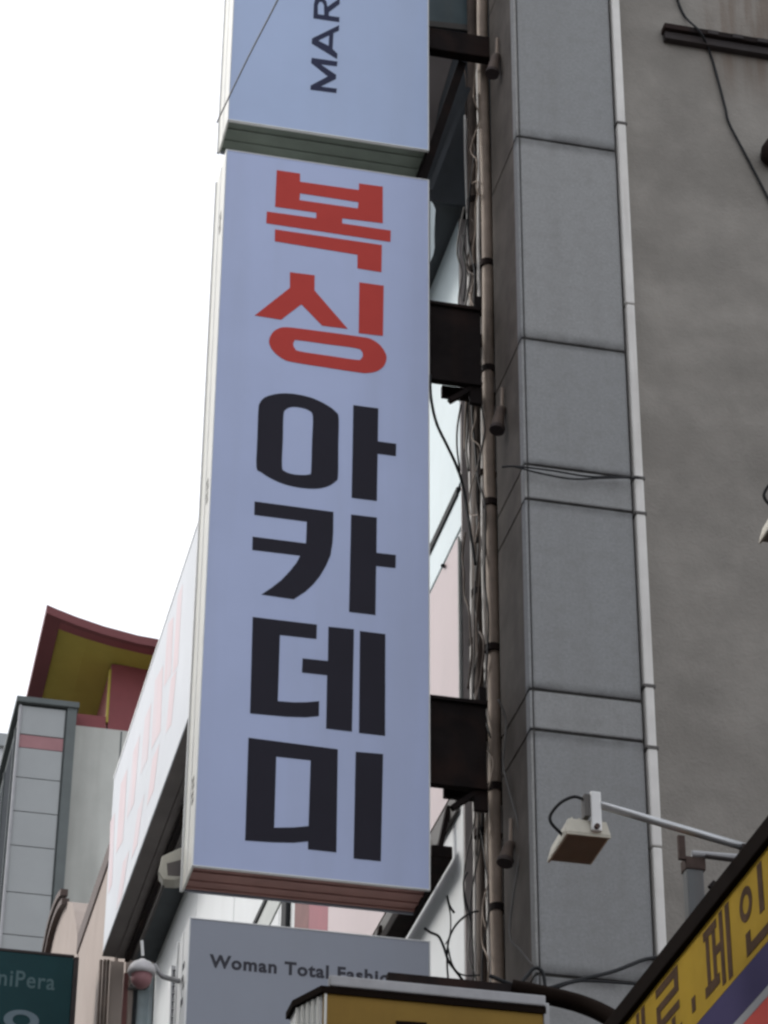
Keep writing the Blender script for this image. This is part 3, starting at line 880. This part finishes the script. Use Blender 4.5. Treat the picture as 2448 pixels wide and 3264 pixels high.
# lamp hood behind the lower left corner of the boxing sign
hd = thing('sign_lamp_hood', 'pale plastic lamp hood on the rear edge of the boxing sign', 'lamp', V(545, 2800, Y=13.9))
q = [V(504, 2780, Y=13.90), V(516, 2728, Y=13.90), V(560, 2708, Y=13.90), V(600, 2690, Y=13.90), V(600, 2800, Y=13.90), V(556, 2805, Y=13.90), V(520, 2803, Y=13.90)]
MB().prism(q, (0.02, 0.11, 0)).build('shell', 'lamp_body', hd, bevel=0.008)
q = [V(532, 2752, Y=13.897), V(596, 2735, Y=13.897), V(598, 2792, Y=13.897), V(535, 2790, Y=13.897)]
MB().prism(q, (0, 0.004, 0)).build('lens', 'soffit_brown', hd)
MB().tube([V(530, 2800, Y=13.96), V(500, 2880, Y=14.05), V(470, 2960, Y=14.2)], 0.007, 8).build('lead', 'cable_grey', hd)

# small dome lamp on an arm off the fashion sign
dl = thing('dome_lamp', 'white domed sign lamp with a red rim on a short arm', 'lamp', V(455, 3150, Y=13.72))
c0 = V(452, 3100, Y=13.72)
rr = 0.075
prof = [(0.014, 0.075), (0.03, 0.062), (0.05, 0.052), (0.066, 0.034), (rr, 0.005), (rr - .004, -0.012), (rr - .02, -0.014)]
vs, fs = [], []
n = 24
for r_, z_ in prof:
    for k in range(n):
        a_ = 2 * math.pi * k / n
        vs.append(c0 + Vector((r_ * math.cos(a_), r_ * math.sin(a_), z_)))
for i in range(len(prof) - 1):
    for k in range(n):
        fs.append((i * n + k, i * n + (k + 1) % n, (i + 1) * n + (k + 1) % n, (i + 1) * n + k))
MB().add(vs, fs).build('shade', 'lamp_grey', dl, smooth=True)
MB().tube([c0 + Vector((0, 0, -0.012)), c0 + Vector((0, 0, -0.06)), c0 + Vector((0, 0, -0.085))], [0.058, 0.05, 0.024], 20).build('reflector', 'pil_red', dl, smooth=True)
MB().tube([c0 + Vector((0, 0, .095)), c0 + Vector((-.01, 0, .18))], 0.008, 8).build('stem', 'white_metal', dl)
MB().tube(spline([c0 + Vector((.06, 0, .05)), c0 + Vector((.1, 0, .0)), c0 + Vector((.13, .0, -.015)), (SX0 - .003, 13.74, c0.z - .02)]), 0.014, 10).build('arm', 'grey_rail', dl, smooth=True)

# ------------------------------------------------------------------ yellow blade sign of the shop
yb = thing('yellow_blade_sign', 'yellow blade sign with a grey rail along its top at the bottom of the view', 'sign', (3.0, 12.3, 4.4))
YY = 12.2
x0, x1, zt = 2.472, 3.575, 6.765
c1 = V(943, 3196, Z=zt)
MB().box(x0 + 0.004, x1 - 0.02, YY, YY + 0.02, 4.4, zt - 0.02).build('face', 'yellow', yb, bevel=0.003)
loop = [Vector((x0, YY + 0.022, zt)), Vector((x1, YY + 0.022, zt)), Vector((x1, YY + 0.34, zt)), Vector((c1.x, YY + 0.34, zt)), Vector((c1.x, c1.y, zt))]
MB().prism([p - Vector((0, 0, 0.03)) for p in loop], (0, 0, 4.4 - zt)).build('body', 'white_metal', yb)
for k in range(5):
    f = (k + 0.5) / 5
    p = Vector((x0, YY + 0.022, 0)).lerp(Vector((c1.x, c1.y, 0)), f)
    MB().box(p.x - 0.012, p.x + 0.004, p.y - 0.012, p.y + 0.004, 4.4, zt - 0.035).build('side_rib', 'cream_metal', yb, bevel=0.003)
cap = [Vector((x0 - 0.01, YY - 0.012, zt - 0.028)), Vector((x1 - 0.008, YY - 0.012, zt - 0.028)), Vector((x1 - 0.008, YY + 0.36, zt - 0.028)),
       Vector((c1.x - 0.02, YY + 0.36, zt - 0.028)), Vector((c1.x - 0.02, c1.y - 0.01, zt - 0.028))]
MB().prism(cap, (0, 0, 0.034)).build('cap', 'brown_cap', yb)
MB().box(x0 + 0.03, x1 - 0.01, YY - 0.02, YY + 0.03, zt + 0.007, zt + 0.062).build('top_rail', 'grey_rail', yb, bevel=0.008)
MB().box(x0 + 0.008, x0 + 0.02, YY - 0.006, YY - 0.0005, 4.4, zt - 0.03).build('edge_trim', 'cream_metal', yb)
MB().box(x1 - 0.02, x1 + 0.01, YY - 0.01, YY + 0.03, 4.4, zt + 0.03).build('edge_trim', 'grey_rail', yb, bevel=0.008)
for px in (1210, 1600):
    p = V(px, 3176 + (px - 1210) * 0.1, Y=YY - 0.002)
    MB().tube([p, p + Vector((0, -0.006, 0))], 0.011, 10).build('screw', 'black_steel', yb)
q = [V(1262, 3254, Y=YY - .0005), V(1360, 3260, Y=YY - .0005), V(1360, 3330, Y=YY - .0005), V(1262, 3330, Y=YY - .0005)]
MB().glyph([q], (0, -1, 0), 0.004).build('letter', 'brown_cap', yb)
MB().box(2.80, 3.62, YY + 0.05, YY + 0.10, zt + 0.075, zt + 0.135).build('support_channel', 'black_steel', yb, bevel=0.006)
cable('thick black wrapped cable running from the yellow blade sign to the roof edge', [(1630, 3150, 12.28), (1740, 3172, 12.25), (1850, 3200, 12.2), (1940, 3240, 12.1), (2010, 3290, 12.0)], 0.045, 'brown_cap')

# ------------------------------------------------------------------ low paint shop with its long fascia sign
FX = 3.3
sh = thing('paint_shop', 'low shop building behind the long yellow fascia sign', 'building', (8, 8.4, 0))
box('wall', 'beige', sh, FX + 0.3, 14, 4.0, 12.7, 0, 5.75)
box('roof', 'roofing', sh, FX + 0.28, 14, 3.95, 12.72, 5.751, 5.82)

fs_ = thing('fascia_sign', 'long yellow fascia sign with brown Korean letters over violet and red bands', 'sign', (FX + .1, 8.3, 4.95))
box('face', 'yellow2', fs_, FX, FX + 0.01, 4.2, 12.0, 5.536, 5.866)
box('band', 'violet', fs_, FX, FX + 0.01, 4.2, 12.0, 5.386, 5.534)
box('band', 'sign_stripe', fs_, FX, FX + 0.01, 4.2, 12.0, 5.348, 5.384)
box('band', 'red_film', fs_, FX, FX + 0.01, 4.2, 12.0, 4.98, 5.346)
box('cap', 'brown_cap', fs_, FX - 0.02, FX + 0.27, 4.18, 12.02, 5.874, 5.954, bevel=0.006)
box('box_back', 'brown_cap', fs_, FX + 0.012, FX + 0.26, 4.2, 12.0, 4.96, 5.872)


def fstroke(rects):
    mb = MB()
    for y0, y1, z0, z1 in rects:         # y grows away from the camera, i.e. to the reader's left
        q = [(FX - .0005, y0, z0), (FX - .0005, y1, z0), (FX - .0005, y1, z1), (FX - .0005, y0, z1)]
        mb.glyph([[Vector(p) for p in q]], (-1, 0, 0), 0.0012)
    return mb


def cell(yl, w, items, z0=5.556, z1=5.846):
    """strokes in a letter cell: u to the reader's right, v up, both 0..1"""
    return fstroke([(yl - u1 * w, yl - u0 * w, z0 + v0 * (z1 - z0), z0 + v1 * (z1 - z0)) for u0, u1, v0, v1 in items])


ring = []
for rad, rz in ((0.066, 0.066), (0.034, 0.036)):
    ring.append([Vector((FX - .0005, 8.705 + rad * math.cos(t * math.pi / 12), 5.757 + rz * math.sin(t * math.pi / 12))) for t in range(24)])
i_ = cell(8.79, 0.31, [(0.70, 0.86, 0.36, 1.0), (0.20, 0.36, 0.02, 0.32), (0.361, 0.98, 0.02, 0.15)])
i_.glyph(ring, (-1, 0, 0), 0.0012)
i_.build('letter', 'brown_letter', fs_)
cell(9.18, 0.30, [(0.02, 0.52, 0.86, 0.98), (0.10, 0.22, 0.245, 0.855), (0.34, 0.46, 0.245, 0.855), (0.0, 0.54, 0.10, 0.24), (0.46001, 0.62, 0.50, 0.62),
                  (0.6201, 0.75, 0.02, 1.0), (0.85, 1.0, 0.0, 1.0)]).build('letter', 'brown_letter', fs_)
cell(9.345, 0.06, [(0.1, 0.8, 0.12, 0.32)]).build('letter', 'brown_letter', fs_)
cell(9.77, 0.31, [(0.06, 0.94, 0.88, 1.0), (0.78, 0.94, 0.755, 0.879), (0.06, 0.94, 0.64, 0.754), (0.06, 0.22, 0.515, 0.639), (0.06, 0.94, 0.40, 0.514),
                  (0.22, 0.36, 0.175, 0.36), (0.62, 0.76, 0.175, 0.36), (0.0, 1.0, 0.04, 0.17)]).build('letter', 'brown_letter', fs_)
cell(10.18, 0.29, [(0.02, 0.5, 0.80, 0.92), (0.18, 0.34, 0.1, 0.795), (0.60, 0.73, 0.02, 1.0), (0.7301, 0.82, 0.45, 0.57), (0.8201, 0.98, 0.0, 1.0)]).build('letter', 'brown_letter', fs_)

# floodlight on its arm over the fascia
fl = thing('floodlight', 'square cream floodlight with dark glass held out on a silver arm', 'lamp', (2.775, 9.0, 6.05))
def floodlight(t, o, foot):
    ox, oy, oz = o
    X0, X1, Y0, Y1, Z_ = 2.688 + ox, 2.860 + ox, 8.868 + oy, 9.125 + oy, 6.050 + oz
    MB().add([(X0, Y0, Z_), (X1, Y0, Z_), (X1, Y1, Z_), (X0, Y1, Z_),
              (X0 + .012, Y0 + .012, Z_ + .062), (X1 - .012, Y0 + .012, Z_ + .062), (X1 - .012, Y1 - .02, Z_ + .05), (X0 + .012, Y1 - .02, Z_ + .05)],
             [(0, 1, 2, 3), (4, 5, 6, 7), (0, 1, 5, 4), (1, 2, 6, 5), (2, 3, 7, 6), (3, 0, 4, 7)]).build('housing', 'lamp_body', t, bevel=0.006)
    box('glass', 'lamp_glass', t, X0 + .012, X1 - .010, Y0 + .012, Y1 - .012, Z_ - .003, Z_ - .0005)
    rim_ = box('rim', 'lamp_body', t, X0 + .002, X1 - .002, Y0 + .001, Y0 + .010, Z_ - .007, Z_ - .0005)
    box('rim_bar', 'lamp_body', rim_, X0 + .001, X0 + .010, Y0 + .0105, Y1 - .001, Z_ - .007, Z_ - .0005)
    yk = box('yoke', 'white_metal', t, X0 + .094, X0 + .134, Y0 - 0.014, Y0 + 0.004, Z_ + 0.01, Z_ + 0.170, bevel=0.006)
    box('yoke_gusset', 'cable_grey', yk, X0 + .072, X0 + .093, Y0 - 0.006, Y0 + 0.04, Z_ + 0.07, Z_ + 0.158)
    MB().tube([(X0 + .112, Y0 - .014, Z_ + .024), (X0 + .112, Y0 - .026, Z_ + .024)], 0.010, 12).build('bolt', 'rust', t)
    for k in range(5):
        box('cooling_fin', 'lamp_body', t, X0 + .03 + k * .028, X0 + .036 + k * .028, Y0 + .03, Y1 - .05, Z_ + .058, Z_ + .075)
    MB().tube([(X0 + .134, Y0 - .005, Z_ + .118), foot], 0.0155, 14).build('arm', 'silver', t, smooth=True)
    lead = [(2.765, 8.88, 6.192), (2.728, 8.89, 6.205), (2.680, 8.90, 6.180), (2.648, 8.92, 6.140), (2.650, 8.93, 6.110), (2.69, 8.94, 6.075), (2.70, 8.95, 6.065)]
    MB().tube(spline([Vector(p) + Vector(o) for p in lead]), 0.0062, 8).build('lead', 'cable', t, smooth=True)


floodlight(fl, (0, 0, 0), (3.40, 8.880, 6.066))
MB().box(3.36, 3.44, 8.86, 8.90, 5.955, 6.075).build('arm_foot', 'dark_steel', fl)

# second floodlight, mostly past the right edge
co_ = V(2417, 1727, Y=8.3)
off_ = co_ - Vector((2.688, 9.125, 6.05))
f2 = thing('floodlight', 'pale lamp corner poking in at the right edge half way up', 'lamp', co_)
floodlight(f2, tuple(off_), (co_.x + 0.75, co_.y - 0.24, co_.z + 0.02))
MB().tube([(co_.x + .74, co_.y - .24, 5.955), (co_.x + .74, co_.y - .24, co_.z + .05)], 0.02, 12).build('mast', 'grey_rail', f2, smooth=True)

# rusty bracket post standing on the shop roof
rp = thing('bracket_post', 'grey post with a rusty head behind the fascia sign', 'post', (3.44, 9.6, 5.821))
x, y = 3.70, 10.2
pl, pr = V(2188, 2760, Y=y), V(2242, 2760, Y=y)
MB().box(pl.x, pr.x, y, y + .06, 5.821, pl.z).build('post', 'post_grey', rp, bevel=0.006)
MB().box(pl.x - .004, pr.x + .01, y - .006, y + .066, pl.z - .012, pl.z + .045).build('head', 'rust', rp, bevel=0.006)
MB().bar(V(2174, 2740, Y=y), V(2170, 2665, Y=y), 0.018, 0.03).build('prong', 'rust', rp)
MB().tube([V(2205, 2722, Y=y), V(2372, 2735, Y=y)], 0.016, 10).build('rail', 'grey_rail', rp)
MB().tube([V(2250, 2730, Y=y - .02), V(2368, 2745, Y=y - .02)], 0.010, 8).build('rail', 'dark_steel', rp)
MB().tube([V(2262, 2830, Y=9.4), V(2278, 2812, Y=9.4)], 0.010, 8).build('stub', 'black_steel', rp)

# ------------------------------------------------------------------ far end of the white building, below its soffit
we = thing('stair_window', 'tall dark and pale stairwell window strip under the far end of the soffit', 'window', (3.6, 27.4, 8))
YW = 27.42


def strip(name, material, x0, x1, y0=3062, y1=3330, dy=0.0, parent=we):
    q = [V(x0, y0, Y=YW + dy), V(x1, y0 + (x1 - x0) * 0.1, Y=YW + dy), V(x1 - 14, y1, Y=YW + dy), V(x0 - 14, y1, Y=YW + dy)]
    return MB().prism(q, (0, 0.05, 0)).build(name, material, parent)


strip('post', 'beige', 352, 396, dy=0.0)
strip('frame', 'maroon', 397, 412, 3100, dy=0.01)
strip('mullion', 'beige', 413, 428, 3120, dy=0.02)
strip('mullion', 'black_gap', 429, 442, 3110, dy=0.0)
strip('glass', 'glass_pale', 443, 480, 3060, dy=0.03)
strip('mullion', 'pale_glass', 481, 493, 3080, dy=0.0)
strip('glass', 'glass_dark', 494, 548, 3050, dy=0.03)
strip('transom', 'cable_grey', 420, 478, 3136, 3150, dy=-0.06)
bp_ = thing('drain_pipe', 'brown drain pipe between the beige house and the stair window', 'pipe', V(335, 3200, Y=27.35))
for px in (322, 334, 345):
    MB().tube([V(px, 3060, Y=27.3), V(px - 14, 3340, Y=27.3)], 0.017, 8).build('tube', 'pipe_dark', bp_, smooth=True)

vs_ = thing('narrow_sign', 'narrow white vertical sign with black marks behind the fashion sign', 'sign', V(556, 3264, Y=16))
q = [V(546, 3076, Y=16), V(570, 3079, Y=16), V(562, 3340, Y=16), V(538, 3337, Y=16)]
MB().prism(q, (0, 0.1, 0)).build('board', 'white_metal', vs_)
for k in range(7):
    yy = 3092 + k * 25
    x = 551 - k * 0.8
    mb = MB()
    for (a0, a1, b0, b1) in ((0, 12, 0, 3), (1, 4, 3.5, 15), (8, 11, 3.5, 17), (0, 12, 18, 20)):
        q = [V(x + a0, yy + b0, Y=15.9995), V(x + a1, yy + b0, Y=15.9995), V(x + a1, yy + b1, Y=15.9995), V(x + a0, yy + b1, Y=15.9995)]
        mb.glyph([q], (0, -1, 0), 0.003)
    mb.build('mark', 'dark_vinyl', vs_)

# ------------------------------------------------------------------ beige house beyond
bh = thing('beige_house', 'beige rendered house with dark brown copings and a curved gable', 'house', (6, 32, 0))
HX = 3.45
box('wall', 'beige', bh, HX + 0.01, 12, 27.6, 32.35, 0, 15.45)
MB().box(HX - 0.012, HX + 0.16, 27.58, 32.42, 15.452, 15.715).build('coping', 'trim', bh, bevel=0.02)
arc = [(32.45, 15.55), (32.85, 16.03), (33.25, 16.4), (33.6, 16.67), (34.16, 16.93), (34.6, 17.05), (35.0, 17.11), (35.4, 17.13), (35.75, 17.09), (36.1, 16.95), (36.35, 16.75), (36.6, 16.4)]
loop = [Vector((HX + 0.012, 32.36, 0.0))] + [Vector((HX + 0.012, y_, z_)) for y_, z_ in arc] + [Vector((HX + 0.012, 36.65, 0.0))]
MB().prism(loop, (5.0, 0, 0)).build('gable_wall', 'beige', bh)
for dx, dz, k0 in ((-0.015, 0.0, 4), (-0.04, 0.13, 4)):
    mb = MB()
    for k in range(k0, len(arc) - 1):
        p, q_ = Vector((HX + dx, arc[k][0], arc[k][1] + dz)), Vector((HX + dx, arc[k + 1][0], arc[k + 1][1] + dz))
        mb.bar(p, q_, 0.10, 0.085)
    mb.build('gable_coping', 'trim', bh)
box('pilaster', 'beige', bh, HX - 0.03, HX + 0.008, 28.3, 28.7, 0, 15.44, bevel=0.01)

ts = thing('teal_sign', 'dark teal blade sign with dull lettering at the lower left corner', 'sign', (2.4, 30, 10))
TY = 30.0
a, b2 = V(-140, 3003, Y=TY), V(252, 3055, Y=TY)
box('face', 'teal', ts, a.x, b2.x - 0.06, TY, TY + 0.02, 10.0, b2.z, bevel=0.004)
box('frame', 'dark_steel', ts, b2.x - 0.055, b2.x, TY - 0.01, TY + 0.32, 10.0, b2.z + 0.01, bevel=0.006)
box('frame', 'dark_steel', ts, a.x, b2.x - 0.056, TY - 0.008, TY + 0.32, b2.z + 0.001, b2.z + 0.035, bevel=0.006)
box('back_panel', 'dark_steel', ts, a.x, b2.x - 0.056, TY + 0.025, TY + 0.32, 10.0, b2.z - 0.002)
p = V(-42, 3128, Y=TY - .0005)
q_ = V(174, 3152, Y=TY - .0005)
text('letter', 'uniPera', 'teal_text', ts, (p.x, TY - .0005, q_.z - 0.02), (1, 0, 0), (0, 0, 1), height=0.20, width=q_.x - p.x, bold=0.012, spacing=1.1, t=0.001)
cc = V(68, 3252, Y=TY - .0005)
MB().glyph([[cc + Vector((rx * math.cos(t * math.pi / 20), 0, rz * math.sin(t * math.pi / 20))) for t in range(40)] for rx, rz in ((0.20, 0.122), (0.10, 0.068))],
           (0, -1, 0), 0.004).build('letter', 'teal_ring', ts)

# ------------------------------------------------------------------ tall building with pilaster
tb = thing('tall_building', 'tall grey building with a panelled pilaster and dark glazed side at far left', 'building', (3.5, 44, 0))
PX0, PX1, PY = 3.07, 3.83, 40.0
box('core', 'pil_frame', tb, PX0 + 0.02, PX1 - 0.001, PY + 0.03, 48, 0, 22.88)
zj = [16.5, 17.6, 18.915, 19.62, 20.41, 21.0, 21.59, 22.118]
for i in range(len(zj) - 1):
    box('panel', 'pilaster', tb, PX0 + 0.03, PX1 - 0.03, PY, PY + 0.029, zj[i] + 0.006, zj[i + 1] - 0.006, bevel=0.006)
box('band', 'pil_red', tb, PX0 + 0.03, PX1 - 0.03, PY + 0.004, PY + 0.029, 22.124, 22.345)
box('panel', 'pilaster', tb, PX0 + 0.03, PX1 - 0.03, PY, PY + 0.029, 22.36, 22.86, bevel=0.006)
box('frame', 'pil_frame', tb, PX1, PX1 + 0.15, PY - 0.03, 40.34, 0, 22.9)
box('frame', 'grey_rail', tb, PX0 - 0.012, PX0 + 0.028, PY - 0.03, PY + 0.06, 0, 22.86)
box('cap', 'pil_frame', tb, PX0 - 0.07, PX1 + 0.18, PY - 0.07, 48.1, 22.90, 23.0, bevel=0.01)
gsd = box('glazing', 'side_dark', tb, PX0 - 0.004, PX0 + 0.0185, PY + 0.065, 48, 0, 22.6)
for k in range(5):
    box('mullion', 'pil_frame', gsd, PX0 - 0.03, PX0 - 0.005, PY + 0.3 + k * 1.6, PY + 0.36 + k * 1.6, 0, 22.6)
MB().box(3.55, 3.7, 40.3, 40.45, 23.01, 23.16).build('roof_lamp', 'dark_steel', tb, bevel=0.02)

# ------------------------------------------------------------------ hall with the upturned eave
pg = thing('temple_style_hall', 'concrete hall with a red and ochre upturned oriental eave', 'building', (8, 46, 0))
PW = 40.35
ZC0 = V(330, 2322, Y=PW).z
box('wall', 'concrete', pg, 3.99, 14, PW, 52, 0, ZC0)
for k in range(3):
    box('wall_joint', 'pil_frame', pg, 4.75 + k * 1.7, 4.775 + k * 1.7, PW - 0.004, PW - 0.001, 0, ZC0 - 0.02)
RX = V(350, 2220, Y=PW).x
box('red_storey', 'eave_red', pg, RX, 13.5, PW + 0.004, 51.5, ZC0 + 0.001, 24.0)
box('corner_post', 'eave_yellow', pg, RX - 0.035, RX - 0.002, PW + 0.0, PW + 0.1, ZC0 + 0.12, 23.9)
box('ledge', 'eave_red', pg, 3.985, RX - 0.04, PW + 0.002, PW + 0.3, ZC0 + 0.001, ZC0 + 0.22)
EX0, EX1, EY0, EY1 = 3.32, 14.5, 39.5, 53.0


def eave_z(x, y):
    dx, dy = max(0.0, (EX0 + 2.3 - x) / 2.3), max(0.0, (EY0 + 2.8 - y) / 2.8)
    return 23.93 + 0.14 * dx * dx + 0.28 * dx * dx * dy + 0.03 * dy


def eave_sheet(x0, x1, y0, y1, off, nx=14, ny=14):
    vs, fs = [], []
    for i in range(nx + 1):
        for j in range(ny + 1):
            x = x0 + (x1 - x0) * (i / nx) ** 1.6
            y = y0 + (y1 - y0) * (j / ny) ** 1.6
            vs.append((x, y, eave_z(x, y) + off))
    for i in range(nx):
        for j in range(ny):
            a = i * (ny + 1) + j
            fs.append((a, a + 1, a + ny + 2, a + ny + 1))
    return vs, fs


def eave_slab(name, material, x0, x1, y0, y1, z_low, z_high, parent):
    lo, f = eave_sheet(x0, x1, y0, y1, z_low)
    hi, _ = eave_sheet(x0, x1, y0, y1, z_high)
    n = len(lo)
    fs = list(f) + [tuple(i + n for i in reversed(q)) for q in f]
    nx = ny = 14
    ring_ = [i * (ny + 1) for i in range(nx + 1)] + [nx * (ny + 1) + j for j in range(1, ny + 1)] + \
            [i * (ny + 1) + ny for i in range(nx - 1, -1, -1)] + [j for j in range(ny - 1, 0, -1)]
    for k in range(len(ring_)):
        a, b3 = ring_[k], ring_[(k + 1) % len(ring_)]
        fs.append((a, b3, b3 + n, a + n))
    return MB().add(lo + hi, fs).build(name, material, parent, smooth=False)


rf = eave_slab('soffit', 'eave_yellow', EX0 + 0.25, EX1, EY0 + 0.32, EY1, 0.0, 0.12, pg)
eave_slab('rim', 'eave_rim', EX0, EX1, EY0, EY0 + 0.10, -0.05, 0.10, rf)
eave_slab('rim', 'eave_red', EX0 + 0.2, EX1, EY0 + 0.101, EY0 + 0.319, -0.03, 0.10, rf)
eave_slab('rim', 'eave_rim', EX0, EX0 + 0.249, EY0 + 0.101, EY1, -0.03, 0.10, rf)
eave_slab('roof', 'roofing', EX0 + 0.6, EX1, EY0 + 0.7, EY1, 0.17, 0.24, pg)

# pale building sliver at the far left edge
fb = thing('far_block', 'pale grey distant block at the far left edge', 'building', (3.4, 90, 0))
p, q_ = V(-200, 2370, Y=90), V(9, 2385, Y=90)
box('wall', 'far_grey', fb, p.x, q_.x, 90, 100, 0, q_.z)
box('parapet', 'pilaster', fb, p.x - .2, q_.x + 0.1, 89.8, 100.2, q_.z + .01, q_.z + .5)
